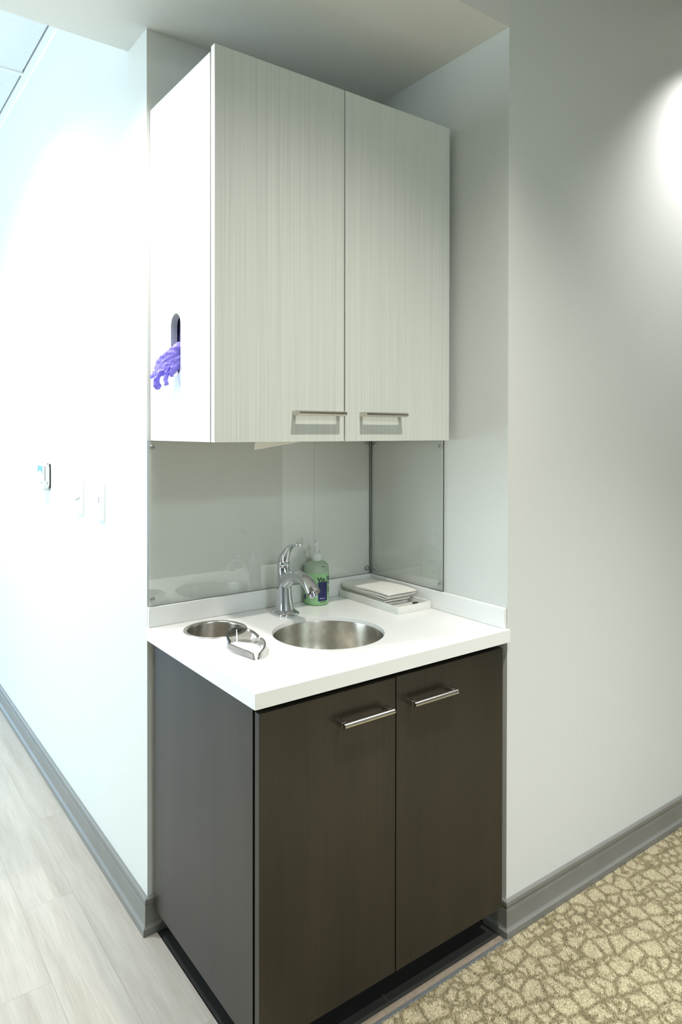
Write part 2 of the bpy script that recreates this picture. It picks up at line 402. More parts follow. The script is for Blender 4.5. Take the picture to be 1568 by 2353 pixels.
bmx = bmesh.new(); box(bmx, -.0115, .0115, 0, YB-SB, -.0025, .0095)
cme = bpy.data.meshes.new('main_tee'); bmx.to_mesh(cme); bmx.free(); cme.materials.append(M['grid'])
for xi in xs[1:]:
    if xi > XL:
        o = bpy.data.objects.new('main_tee', cme); S.collection.objects.link(o); o.parent = ct; o.location = (xi, 0, 0)
bmx = bmesh.new(); box(bmx, XL, -.024, SB, ys[1]-.0115 if ys[1] > SB else SB+.1, ZH+.004, ZH+.018)
o = obj('tile', bmx, M['tile'], ct); o.location = (0, -SB, -ZH)

# ------------------------------------------------------------------ structure: floors
fl = struct(empty('floor', (0, 0, 0)), 'pale oak plank floor')
obj('subfloor', B(XL, W+.1, -.012, YB, -.06, -.012), M['dark'], fl)
PW, PL = .152, 1.22
pm = {}
def plank_mesh(x0, x1, y0, y1):
    bm = bmesh.new(); g = .0002
    box(bm, x0+g, x1-g, y0+g, y1-g, -.012, 0)
    return bm
x = -3.5; col = 0
cols = [-.129-PW*k for k in range(22, -8, -1)]
offs = {}
for ci, x0 in enumerate(cols):
    x1 = x0+PW
    x0c, x1c = max(x0, XL), min(x1, W)
    if x1c-x0c < .004: continue
    off = [.606, .95, .24, .72, .42][ci % 5]-PL*4
    y = off
    ymax = YB if x0c < .02 else D
    while y < ymax:
        a, b = max(y, -.012), min(y+PL, ymax)
        if x0c > .02: y += PL; continue
        xe = min(x1c, .0265) if b < D+.4 else x1c
        if b-a > .01 and xe-x0c > .002: obj('plank', plank_mesh(x0c, xe, a, b), M['plank'], fl)
        y += PL
bm = bmesh.new(); prism(bm, [(XL, YF), (XR, YF), (XR, 0), (W-.012, 0), (W-.012, -.024), (XL, -.024)], -.06, 0)
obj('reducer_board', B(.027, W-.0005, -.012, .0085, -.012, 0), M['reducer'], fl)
obj('floor_shade', B(.027, W-.0005, .009, D-.0005, -.012, -.0005), M['toe'], fl)  # dark sheet painted in for the floor shade under the cabinet
fc = struct(obj('floor_carpet', bm, M['carpet']), 'beige and olive cobble-patterned carpet')
# carpet pile: short tufts over the part in view, one piece of stuff
rng = np.random.default_rng(3)
N = 150000
px = rng.uniform(.15, 2.0, N); py = rng.uniform(-.72, -.022, N)
hh = rng.uniform(.004, .0085, N); an = rng.uniform(0, 2*np.pi, N); rr = rng.uniform(.0011, .0019, N)
lx = rng.normal(0, .0022, N); ly = rng.normal(0, .0022, N)
V = np.zeros((N, 4, 3), np.float32)
for k in range(3):
    V[:, k, 0] = px+rr*np.cos(an+k*2.0944); V[:, k, 1] = py+rr*np.sin(an+k*2.0944); V[:, k, 2] = -.0005
V[:, 3, 0] = px+lx; V[:, 3, 1] = np.minimum(py+ly, -.021); V[:, 3, 2] = hh
F = np.array([[0, 1, 3], [1, 2, 3], [2, 0, 3]])[None]+(np.arange(N)*4)[:, None, None]
me = bpy.data.meshes.new('carpet_pile'); me.vertices.add(N*4); me.vertices.foreach_set('co', V.ravel())
me.loops.add(N*9); me.loops.foreach_set('vertex_index', F.ravel().astype(np.int32))
me.polygons.add(N*3); me.polygons.foreach_set('loop_start', np.arange(0, N*9, 3, dtype=np.int32)); me.polygons.foreach_set('loop_total', np.full(N*3, 3, np.int32))
me.update(); me.validate()
o = link('carpet_pile', me, M['carpet'], fc); o['kind'] = 'stuff'
# metal strip between carpet and planks
bm = bmesh.new(); box(bm, XL, W-.012, -.0235, -.0125, -.01, .004)
struct(obj('trim_1', bm, M['strip'], bevel=.001), 'grey metal strip between carpet and planks')

# ------------------------------------------------------------------ baseboards
BH = .105
PROF = [(0, 0), (.020, 0), (.0205, .004), (.019, .020), (.0150, .024), (.0125, .027), (.0118, .030), (.0112, BH-.030), (.0100, BH-.0285), (.0112, BH-.026), (.0098, BH-.0235), (.0098, BH-.021), (.0112, BH-.019), (.0120, BH-.010), (.0108, BH-.003), (.0065, BH), (0, BH)]
def baseboard(name, path, label):
    """path: list of (x,y) wall points with outward offset vectors; profile offset mitred"""
    bm = bmesh.new(); rings = []
    for (x, y), (nx, ny) in path:
        rings.append([bm.verts.new((x+nx*d, y+ny*d, z)) for d, z in PROF])
    n = len(PROF)
    for a, b in zip(rings, rings[1:]):
        for i in range(n): bm.faces.new((a[i], a[(i+1) % n], b[(i+1) % n], b[i]))
    bm.faces.new(rings[0]); bm.faces.new(rings[-1][::-1])
    return struct(obj(name, bm, M['base'], smooth=True, angle=30), label)
baseboard('baseboard_left', [((0, YB), (-1, 0)), ((0, D), (-1, -1)), ((.060, D), (0, -1))], 'grey moulded base along the left wall')
baseboard('baseboard_right', [((W, .075), (-1, 0)), ((W, 0), (-1, -1)), ((XR, 0), (0, -1))], 'grey moulded base along the right wall')

# ------------------------------------------------------------------ cabinet handle
HL = .158
def handle(parent, xc, y, z):
    """flat-backed bar handle: square end legs and a bar with a rounded front"""
    h = .0135; dp = .036; t = .0125
    prof = [(-h/2, 0), (-h/2*.98, .45), (-h/2*.75, .8), (-h/2*.3, 1), (h/2*.3, 1), (h/2*.75, .8), (h/2*.98, .45), (h/2, 0)]
    bm = bmesh.new()
    # bar
    n = len(prof)
    ra = [bm.verts.new((xc-HL/2, y-dp+t*(1-p)-0, z+a)) for a, p in prof]
    rb = [bm.verts.new((xc+HL/2, y-dp+t*(1-p), z+a)) for a, p in prof]
    for i in range(n): bm.faces.new((ra[i], ra[(i+1) % n], rb[(i+1) % n], rb[i]))
    bm.faces.new(ra); bm.faces.new(rb[::-1])
    o = obj('handle', bm, M['nickel'], parent, smooth=True, angle=50)
    for s in (-1, 1):
        bm = bmesh.new(); x0 = xc+s*HL/2; x1 = x0-s*.0115
        box(bm, min(x0, x1), max(x0, x1), y-dp+t, y+.0005, z-h/2, z+h/2)
        obj('post', bm, M['nickel'], o, bevel=.001)
    return o

# ------------------------------------------------------------------ upper cabinet
UB, UT = 1.466, 2.455; UX0, UX1 = .010, .845; UYF = .240; DF = .216
uc = tag(empty('upper_cabinet', (0, D, UB)), 'white wall cabinet with two ribbed pale doors above the sink', 'cabinet')
def ch(o, p):        # keep world coordinates when parented to an offset empty
    o.location = Vector(o.location)-p.location; return o
slot_c, slot_r, slot_z0, slot_z1 = .4515, .0325, 1.644, 1.818
slot = []
for k in range(17):
    a = math.pi*k/16; slot.append((slot_c+slot_r*math.cos(a), slot_z1-slot_r+slot_r*math.sin(a)))
for k in range(17):
    a = math.pi+math.pi*k/16; slot.append((slot_c+slot_r*math.cos(a), slot_z0+slot_r+slot_r*math.sin(a)))
sp = plate('side_panel', [(UYF, UB), (D-.001, UB), (D-.001, UT-.012), (UYF, UT-.012)], [slot], .019, M['white_lam'], uc, 'YZ', bevel=.0008)
sp.location = Vector((UX0+.0095, 0, 0))-uc.location
ch(obj('side_panel', B(UX1-.019, UX1, UYF, D-.001, UB, UT-.012), M['white_lam'], uc, bevel=.0008), uc)
ch(obj('top_panel', B(UX0+.0195, UX1-.0195, UYF, D-.001, UT-.032, UT-.012), M['white_lam'], uc), uc)
ch(obj('bottom_panel', B(UX0+.0195, UX1-.0195, UYF, D-.001, UB+.001, UB+.020), M['white_lam'], uc), uc)
ch(obj('back_panel', B(UX0+.0195, UX1-.0195, D-.008, D-.001, UB+.0205, UT-.0325), M['white_lam'], uc), uc)
SPLIT = .4165
for a, b in ((UX0+.001, SPLIT-.0019), (SPLIT+.0019, .834)):
    d = ch(obj('door', B(a, b, DF, DF+.0195, UB-.0005, UT), [M['linear']], uc, bevel=.0008), uc)
    # pale edge banding round the door
    for f in d.data.polygons:
        if abs(f.normal.y) < .5: f.material_index = 1
    d.data.materials.append(M['white_lam'])
    hx = .320 if a < .2 else .549
    h = handle(d, hx, DF, 1.5425); h.location = (0, 0, 0); h.matrix_parent_inverse = Matrix.Identity(4)
for d in [c for c in uc.children if c.name.startswith('door')]: pass

# thin white sliver hanging under the cabinet
bm = bmesh.new(); fr = []; bk = []
for k in range(13):
    t = k/12; x = .175+.145*t; z1 = UB-.0006; z0n = UB-.0008-.0225*(1-t)**.75-.0006*math.sin(9*t)
    yy = .300+.004*math.sin(3*t)
    fr.append((bm.verts.new((x, yy, z1)), bm.verts.new((x, yy+.006*(1-t), z0n)))); bk.append((bm.verts.new((x, yy+.0006, z1)), bm.verts.new((x, yy+.0006+.006*(1-t), z0n))))
for k in range(12):
    bm.faces.new((fr[k][0], fr[k][1], fr[k+1][1], fr[k+1][0])); bm.faces.new((bk[k+1][0], bk[k+1][1], bk[k][1], bk[k][0]))
    bm.faces.new((fr[k][1], bk[k][1], bk[k+1][1], fr[k+1][1]))
tag(obj('white_sliver', bm, M['paper']), 'thin white sliver hanging under the wall cabinet', 'paper')

# glove box behind the slot
bm = bmesh.new(); gx = .0335
box(bm, gx, .16, .33, .60, 1.60, 1.86)
gb = tag(obj('glove_box', bm, M['glovebox']), 'dark blue box of gloves inside the wall cabinet behind the slot', 'box')

# ------------------------------------------------------------------ disposable glove hanging out of the slot
bm = bmesh.new()
def tubep(pts, n=14): sweep(bm, bez(pts, 6), n)
tubep([(.029, .436, 1.735, .008, .010), (.018, .437, 1.726, .014, .014), (.002, .440, 1.706, .019, .012), (-.014, .448, 1.686, .024, .008), (-.027, .462, 1.668, .026, .006), (-.034, .476, 1.656, .018, .005)])
tubep([(.029, .430, 1.700, .010, .008), (.006, .434, 1.682, .018, .009), (-.012, .440, 1.664, .018, .006), (-.020, .446, 1.652, .010, .005)])
tubep([(-.018, .462, 1.668, .010, .006), (-.032, .486, 1.656, .009, .005), (-.037, .500, 1.648, .007, .0035), (-.039, .510, 1.641, .005, .002)])
tubep([(-.020, .452, 1.664, .010, .006), (-.034, .463, 1.648, .0095, .0055), (-.038, .468, 1.632, .0085, .0055), (-.037, .468, 1.617, .0105, .006), (-.036, .467, 1.607, .0065, .004)])
tubep([(-.012, .440, 1.660, .009, .005), (-.022, .440, 1.645, .008, .0045), (-.024, .437, 1.630, .007, .004), (-.023, .436, 1.618, .0055, .003)])
tubep([(-.006, .430, 1.668, .011, .005), (-.012, .424, 1.654, .009, .004), (-.012, .428, 1.642, .005, .003)])
gl = obj('glove', bm, M['nitrile'])
r = gl.modifiers.new('remesh', 'REMESH'); r.mode = 'VOXEL'; r.voxel_size = .0013; r.use_smooth_shade = True
tx = bpy.data.textures.new('crumple', 'CLOUDS'); tx.noise_scale = .011
dm = gl.modifiers.new('displace', 'DISPLACE'); dm.texture = tx; dm.strength = .0085; dm.mid_level = .5; dm.texture_coords = 'GLOBAL'
sm = gl.modifiers.new('smooth', 'SMOOTH'); sm.factor = .5; sm.iterations = 1
tag(gl, 'crumpled purple glove hanging from the slot in the cabinet side', 'glove')

# ------------------------------------------------------------------ lower cabinet
LX0, LX1 = .012, .846; LT = ZC-.0385; LB = .080
lc = tag(empty('sink_cabinet', (LX0, 0, 0)), 'dark espresso base cabinet with two doors under the white counter', 'cabinet')
ch(obj('side_panel', B(LX0, LX0+.019, .026, D-.024, LB, LT), M['espresso'], lc, bevel=.0006), lc)
ch(obj('side_panel', B(LX1-.019, LX1, .026, D-.001, LB, LT), M['espresso'], lc), lc)
ch(obj('bottom_panel', B(LX0+.0195, LX1-.0195, .026, D-.024, LB+.002, LB+.02), M['espresso'], lc), lc)
ch(obj('front_rail', B(LX0+.0195, LX1-.0195, .026, .044, LT-.09, LT), M['dark'], lc), lc)
ch(obj('toe_kick', B(LX0+.070, LX1-.006, .090, .104, 0, LB+.0015), M['toe'], lc), lc)
ch(obj('toe_kick', B(LX0+.070, LX0+.084, .1045, D-.024, 0, LB+.0015), M['toe'], lc), lc)
ch(obj('toe_kick', B(LX1-.02, LX1-.006, .1045, D-.005, 0, LB+.0015), M['toe'], lc), lc)
ch(obj('filler', B(LX1+.0005, W-.0005, .040, .060, BH+.001, LT), M['base'], lc), lc)
LS = .4165; LDF = -.006; DT = ZC-.0505; DB = .094
for a, b in ((.0105, LS-.0016), (LS+.0016, .8325)):
    d = ch(obj('door', B(a, b, LDF, LDF+.020, DB, DT), [M['espresso']], lc, bevel=.0008), lc)
    handle(d, .305 if a < .2 else .533, LDF, .7885)

# ------------------------------------------------------------------ countertop
OH = .0124; CT = .0366
SKC, SKR = (.410, .284), .1635
HC, HR = (.155, .500), .084
ctp = tag(empty('countertop', (0, D, ZC-CT)), 'white solid-surface countertop with low backsplash curb', 'countertop')
slab = plate('slab', [(-.004, -OH), (W-.0005, -OH), (W-.0005, D-.0005), (-.004, D-.0005)], [circle(*SKC, SKR, 72), circle(*HC, HR, 56)], CT, M['quartz'], ctp, 'XY', bevel=.0035, seg=3)
slab.location = (0, -D, CT/2)
CH = .0615
ch(obj('back_curb', B(.0, W-.0005, D-.0125, D-.0005, ZC, ZC+CH), M['quartz'], ctp, bevel=.0025, seg=3), ctp)
ch(obj('side_curb', B(W-.0125, W-.0005, 0.002, D-.013, ZC, ZC+CH), M['quartz'], ctp, bevel=.0025, seg=3), ctp)

# sink bowl (undermount)
zb = ZC-.012
sk = tag(empty('sink', (SKC[0], SKC[1], zb-.15)), 'round stainless steel sink bowl set in the counter', 'sink')
R0 = SKR-.0006
prof = [(R0, zb), (R0-.0015, zb), (R0-.002, zb-.004), (R0-.002, zb-.06), (R0-.006, zb-.10), (R0-.02, zb-.128), (R0-.045, zb-.142), (R0-.09, zb-.149), (.030, zb-.152)]
bm = bmesh.new(); lathe(bm, [(r, z) for r, z in prof], SKC, 96)
o = ch(obj('bowl', bm, M['steel'], sk, smooth=True, angle=60), sk)
sol = o.modifiers.new('solid', 'SOLIDIFY'); sol.thickness = .001; sol.offset = 1
bm = bmesh.new(); lathe(bm, [(.034, zb-.1505), (.030, zb-.1515), (.024, zb-.156), (.002, zb-.157)], SKC, 40, cap1=True)
ch(obj('drain', bm, M['chrome'], sk, smooth=True), sk)
# embossed lettering inside the bowl
tm = text_mesh('ELKAY', .017, .0004)
xs_ = [v.co.x for v in tm.vertices]; mxx = max(xs_)
a0 = math.atan2(.50-SKC[1], .36-SKC[0])
for v in tm.vertices:
    t = a0+.30-(v.co.x)/SKR; rr_ = R0-.0022-v.co.z
    v.co = Vector((SKC[0]+rr_*math.cos(t), SKC[1]+rr_*math.sin(t), zb-.030+v.co.y))
o = ch(link('lettering', tm, M['steel'], sk), sk)

# waste chute ring
wr = tag(empty('waste_chute', (HC[0], HC[1], ZC-.15)), 'small round steel waste chute ring left of the sink', 'waste chute')
bm = bmesh.new(); lathe(bm, [(HR+.0095, ZC+.0002), (HR+.0092, ZC+.0018), (HR+.006, ZC+.0030), (HR+.0005, ZC+.0026), (HR-.0025, ZC+.0005), (HR-.0030, ZC-.003)], HC, 72)
ch(obj('rim', bm, M['nickel'], wr, smooth=True, angle=60), wr)
bm = bmesh.new(); lathe(bm, [(HR-.0030, ZC-.003), (HR-.0032, ZC-.15), (.002, ZC-.151)], HC, 72)
ch(obj('sleeve', bm, M['steel'], wr, smooth=True), wr)

# ------------------------------------------------------------------ faucet
fx, fy = .414, .528
fa = tag(empty('faucet', (fx, fy, ZC)), 'chrome single-lever faucet behind the sink', 'faucet')
X, Y, Z = (1, 0, 0), (0, 1, 0), (0, 0, 1)
bm = bmesh.new()
loft(bm, [((fx, fy-.002, ZC+z), X, Y, a, b, 3.2) for z, a, b in ((0, .0375, .0435), (.003, .0385, .0445), (.0075, .0380, .0440), (.011, .0340, .040), (.014, .0290, .034), (.017, .0265, .031))], 40)
ch(obj('base', bm, M['chrome'], fa, smooth=True, angle=60), fa)
bm = bmesh.new()
loft(bm, [((fx, fy+dy, ZC+z), X, Y, a, b, p) for z, dy, a, b, p in ((.012, 0, .0265, .0305, 2.8), (.03, .002, .0245, .0280, 2.6), (.06, .004, .0218, .0250, 2.4), (.09, .005, .0212, .0240, 2.3), (.115, .006, .0210, .0235, 2.2), (.135, .008, .0205, .0225, 2.1), (.148, .010, .0195, .0205, 2.0), (.152, .010, .0175, .0185, 2.0))], 40)
ch(obj('body', bm, M['chrome'], fa, smooth=True, angle=70), fa)
# spout: (y, z, half width, half thickness)
sp_ = bez([(fy+.004, 1.012, .0195, .026), (fy-.020, 1.026, .0195, .022), (fy-.050, 1.040, .0190, .0175), (fy-.085, 1.044, .0190, .0155), (fy-.118, 1.038, .0200, .0145), (fy-.145, 1.024, .0215, .0138), (fy-.163, 1.007, .0225, .0130)], 6)
bm = bmesh.new(); sweep(bm, [(fx, y, z, a, b) for y, z, a, b in sp_], 32, side=(1, 0, 0), p=2.6)
o = ch(obj('spout', bm, M['chrome'], fa, smooth=True, angle=60), fa)
bm = bmesh.new(); e = Vector((fx, fy-.158, 1.004)); dn = Vector((0, -.45, -.9)).normalized(); ax = dn.cross(Vector(X)).normalized()
loft(bm, [(e+dn*t, X, ax, r, r, 2) for t, r in ((-.004, .0125), (.010, .0125), (.0115, .0118), (.0115, .0095), (.009, .009))], 28)
o2 = obj('aerator', bm, M['chrome'], o, smooth=True, angle=40)
# neck ring and lever
bm = bmesh.new(); loft(bm, [((fx, fy+.010-(z-.150)*.15, ZC+z), X, Y, a, a*1.05, 2) for z, a in ((.149, .0190), (.151, .0200), (.160, .0200), (.166, .0185))], 32)
ch(obj('collar', bm, M['chrome'], fa, smooth=True, angle=50), fa)
lv = bez([(fy+.010, 1.072, .0195, .0190), (fy+.006, 1.086, .0180, .0170), (fy-.004, 1.104, .0150, .0125), (fy-.022, 1.122, .0120, .0085), (fy-.044, 1.135, .0100, .0062), (fy-.066, 1.1415, .0095, .0055), (fy-.080, 1.1425, .0105, .0065), (fy-.086, 1.1415, .0075, .0045)], 6)
bm = bmesh.new(); sweep(bm, [(fx, y, z, a, b) for y, z, a, b in lv], 28, side=(1, 0, 0), p=2.2)
ch(obj('lever', bm, M['chrome'], fa, smooth=True, angle=60), fa)

# ------------------------------------------------------------------ clear splash panels with screws
def screw_mesh():
    bm = bmesh.new(); lathe(bm, [(.0075, 0), (.0074, .0008), (.0062, .0026), (.0040, .0038), (.0028, .0040), (.0024, .0034), (.0022, .0018), (.0004, .0018)], (0, 0), 24, cap1=True)
    me = bpy.data.meshes.new('screw')
    bmesh.ops.recalc_face_normals(bm, faces=bm.faces); bm.to_mesh(me); bm.free(); me.materials.append(M['screw'])
    for p in me.polygons: p.use_smooth = True
    return me
scm = screw_mesh()
PZ0, PZ1 = ZC+CH+.0015, 1.4655
def panel(name, b, label, screws, rot, axis):
    bm = bmesh.new(); box(bm, *b)
    o = obj(name, bm, [M['acrylic'], M['acrylic_edge']])
    for f in o.data.polygons:
        if abs(f.normal[axis]) < .5: f.material_index = 1
    for p in screws:
        s = bpy.data.objects.new('screw', scm); S.collection.objects.link(s); s.parent = o; s.location = p; s.rotation_euler = rot
    return tag(o, label, 'splash guard')
zA, zB = .994, 1.4455
panel('splash_panel', (-.0005, W-.0125, D-.0105, D-.0055, PZ0, PZ1), 'wide clear acrylic splash panel behind the faucet', [(x, D-.0107, z) for x in (.0125, W-.026) for z in (zA, zB)], (math.pi/2, 0, 0), 1)
panel('splash_panel', (W-.0105, W-.0055, .256, D-.013, PZ0, PZ1), 'narrow clear acrylic splash panel on the right niche wall', [(W-.0107, y, z) for y in (.271, D-.030) for z in (zA, zB)], (0, -math.pi/2, 0), 0)

# ------------------------------------------------------------------ soap bottle
bc = (.575, .582); BR = .0420
sb = tag(empty('soap_bottle', (bc[0], bc[1], ZC)), 'pump bottle of pale green hand soap beside the faucet', 'soap bottle')
zl = 1.018
bm = bmesh.new(); lathe(bm, [(.004, ZC+.0005), (.035, ZC+.0005), (.0395, ZC+.003), (.0415, ZC+.009), (BR, ZC+.018), (BR, zl)], bc, 48, cap0=True, cap1=True)
ch(obj('soap', bm, M['soap'], sb, smooth=True, angle=50), sb)
bm = bmesh.new(); lathe(bm, [(BR, zl+.0002), (BR, 1.030), (.0408, 1.038), (.0365, 1.047), (.028, 1.0525), (.016, 1.0555), (.014, 1.058)], bc, 48, cap0=True, cap1=True)
ch(obj('shoulder', bm, M['bottle_top'], sb, smooth=True, angle=50), sb)
bm = bmesh.new(); lathe(bm, [(.0148, 1.0555), (.0150, 1.057), (.0150, 1.0765), (.0142, 1.078), (.0100, 1.0785), (.0098, 1.0815), (.0088, 1.0825), (.0035, 1.0828)], bc, 40, cap1=True)
o = ch(obj('cap', bm, M['cap'], sb, smooth=True, angle=40), sb)
bm = bmesh.new(); lathe(bm, [(.0042, 1.0825), (.0042, 1.098), (.0050, 1.104), (.0064, 1.116), (.0066, 1.121), (.0058, 1.123)], bc, 24, cap1=True)
cdir = Vector((CAM.x-bc[0], CAM.y-bc[1], 0)).normalized()
o2 = ch(obj('pump', bm, M['cap'], sb, smooth=True, angle=40), sb)
bm = bmesh.new(); dd = Vector((-.75, -.66, 0)); base_p = Vector((bc[0], bc[1], 1.117))
sweep(bm, [(*(base_p+dd*t+Vector((0, 0, dz))), a, a) for t, dz, a in ((.0, 0, .0052), (.010, -.001, .0046), (.022, -.003, .0038), (.026, -.006, .0032))], 14)
obj('nozzle', bm, M['cap'], o2, smooth=True).location = (0, 0, 0)
TH0 = math.atan2(cdir.y, cdir.x)
def wrap(me, th0, z0, R):           # text runs to the viewer's right
    for v in me.vertices:
        th = TH0+th0+v.co.x/R; z = z0+v.co.y
        v.co = Vector((bc[0]+R*math.cos(th), bc[1]+R*math.sin(th), z))
def patch(t0, t1, z0, z1, R, mat, name):
    bm = bmesh.new(); n = 16; lo = []; hi = []
    for k in range(n+1):
        th = TH0+t0+(t1-t0)*k/n; x, y = bc[0]+R*math.cos(th), bc[1]+R*math.sin(th)
        lo.append(bm.verts.new((x, y, z0))); hi.append(bm.verts.new((x, y, z1)))
    for k in range(n): bm.faces.new((lo[k], lo[k+1], hi[k+1], hi[k]))
    return ch(obj(name, bm, mat, sb, smooth=True), sb)
rad = math.radians
patch(rad(7), rad(56), .9265, .9905, BR+.0004, M['ink_navy'], 'label')
patch(rad(-88), rad(-56), .928, .945, BR+.0004, M['ink_navy'], 'label')
for k, z in enumerate((.988, .984, .980, .966, .962, .958, .954)):
    patch(rad(60), rad(82), z, z+.0022, BR+.0004, M['ink_black'], 'print_line')
me = text_mesh('Vio', .0205, 0, .0006); wrap(me, rad(4), .9915, BR+.0006); ch(link('lettering', me, M['ink_black'], sb), sb)
me = text_mesh('Nex', .0225, 0, .0006); wrap(me, rad(53), .9925, BR+.0006); ch(link('lettering', me, M['ink_navy'], sb), sb)
me = text_mesh('Metrex', .0066, 0, .0001); wrap(me, rad(15), .9335, BR+.0007); ch(link('lettering', me, M['ink_pale'], sb), sb)
for k in range(6):
    patch(rad(15+6*k), rad(15+6*k+4), .9215, .9245, BR+.0004, M['ink_black'], 'print_line')
patch(rad(26), rad(46), 1.0400, 1.0417, BR-.0014, M['ink_black'], 'print_line')

# ------------------------------------------------------------------ tray with folded towels
tr = tag(empty('tray', (.77, .46, ZC)), 'shallow white rectangular tray in the counter corner', 'tray')
TX0, TX1, TY0, TY1, TZ = .699, .8455, .306, .620, ZC+.0235
ch(obj('bottom', B(TX0, TX1, TY0, TY1, ZC+.0003, ZC+.005), M['tray'], tr, bevel=.001), tr)
for b in ((TX0, TX0+.006, TY0, TY1), (TX1-.006, TX1, TY0, TY1), (TX0+.006, TX1-.006, TY0, TY0+.006), (TX0+.006, TX1-.006, TY1-.006, TY1)):
    ch(obj('wall', B(*b, ZC+.005, TZ), M['tray'], tr, bevel=.0015, seg=3), tr)
def towel(x0, x1, y0, y1, z, th, lift, rot, droop, label):
    bm = bmesh.new(); nx, ny = 6, 16; g = []
    cx, cy = (x0+x1)/2, (y0+y1)/2; R = Matrix.Rotation(rot, 2)
    def pt(i, j, top):
        x = x0+(x1-x0)*i/nx; y = y0+(y1-y0)*j/ny; t = j/ny
        v = R @ Vector((x-cx, y-cy))
        zz = z+lift*(1-t)+droop*math.sin(t*math.pi*1.5)*.5+(th*(.55+.45*math.sin(min(1, t*3)*math.pi/2)) if top else 0)+.0006*math.sin(7*t+i)
        return bm.verts.new((cx+v.x, cy+v.y, zz))
    T = [[pt(i, j, True) for j in range(ny+1)] for i in range(nx+1)]; L = [[pt(i, j, False) for j in range(ny+1)] for i in range(nx+1)]
    for i in range(nx):
        for j in range(ny):
            bm.faces.new((T[i][j], T[i+1][j], T[i+1][j+1], T[i][j+1])); bm.faces.new((L[i][j+1], L[i+1][j+1], L[i+1][j], L[i][j]))
    for j in range(ny):
        bm.faces.new((T[0][j+1], L[0][j+1], L[0][j], T[0][j])); bm.faces.new((T[nx][j], L[nx][j], L[nx][j+1], T[nx][j+1]))
    for i in range(nx):
        bm.faces.new((T[i][0], L[i][0], L[i+1][0], T[i+1][0])); bm.faces.new((T[i+1][ny], L[i+1][ny], L[i][ny], T[i][ny]))
    return tag(obj('paper_towel', bm, M['paper'], smooth=True, angle=40), label, 'paper towel', 'folded paper towels in the tray')
z = ZC+.0056
lab = ['folded paper towel at the bottom of the tray stack', 'folded paper towel second from the bottom of the tray stack', 'folded paper towel in the middle of the tray stack', 'folded paper towel just below the top one in the tray', 'topmost folded paper towel on the tray stack']
dims = [(.712, .830, .405, .605, .011, 0, .0, 0), (.714, .831, .394, .606, .009, .0008, .006, 0), (.713, .832, .388, .606, .0075, .001, -.008, .001), (.707, .832, .372, .609, .006, .0015, .03, .002), (.706, .836, .368, .611, .0055, .002, .035, .003)]
for lb, (x0, x1, y0, y1, th, lift, rot, droop) in zip(lab, dims):
    towel(x0, x1, y0, y1, z, th, lift, rot, droop, lb); z += th+.0012+lift*.3
# black clip lying in the tray
bc2 = tag(empty('binder_clip', (.815, .352, ZC+.0055)), 'small black binder clip in the front of the tray', 'clip')
bm = bmesh.new(); prism(bm, [(-.010, -.006), (.010, -.007), (.008, .006), (-.007, .007)], 0, .010)
obj('body', bm, M['black_plastic'], bc2, bevel=.002)
bm = bmesh.new(); sweep(bm, [(x, y, z, .0012, .0012) for x, y, z in bez([(-.006, -.006, .004), (-.010, -.018, .0030), (0, -.024, .0030), (.010, -.018, .0030), (.006, -.006, .004)], 5)], 8)
obj('wire_arm', bm, M['chrome'], bc2, smooth=True)

# ------------------------------------------------------------------ smoky safety glasses
sg = tag(empty('safety_glasses', (.14, .29, ZC)), 'smoke-tinted safety glasses lying in front of the waste chute', 'glasses')
def ribbon(pts, nrm_w, th, mat, name, parent):
    """pts: (x,y,z_low,z_high) path; vertical band with thickness"""
    bm = bmesh.new(); P = bez(pts, 8); n = len(P); A = []; Bk = []
    for i, (x, y, z0, z1) in enumerate(P):
        a = Vector(P[max(i-1, 0)][:2]); b = Vector(P[min(i+1, n-1)][:2]); t = (b-a).normalized(); nn = Vector((-t.y, t.x))*th/2
        A.append([bm.verts.new((x+nn.x+nrm_w[0]*s, y+nn.y+nrm_w[1]*s, z0+(z1-z0)*s)) for s in (0, .33, .66, 1)])
        Bk.append([bm.verts.new((x-nn.x+nrm_w[0]*s, y-nn.y+nrm_w[1]*s, z0+(z1-z0)*s)) for s in (0, .33, .66, 1)])
    for i in range(n-1):
        for k in range(3):
            bm.faces.new((A[i][k], A[i+1][k], A[i+1][k+1], A[i][k+1])); bm.faces.new((Bk[i][k+1], Bk[i+1][k+1], Bk[i+1][k], Bk[i][k]))
        bm.faces.new((A[i][3], A[i+1][3], Bk[i+1][3], Bk[i][3])); bm.faces.new((A[i+1][0], A[i][0], Bk[i][0], Bk[i+1][0]))
    for q in (0, n-1):
        for k in range(3): bm.faces.new((A[q][k], A[q][k+1], Bk[q][k+1], Bk[q][k]))
    return ch(obj(name, bm, mat, parent, smooth=True, angle=40), parent)
z0 = ZC+.0006
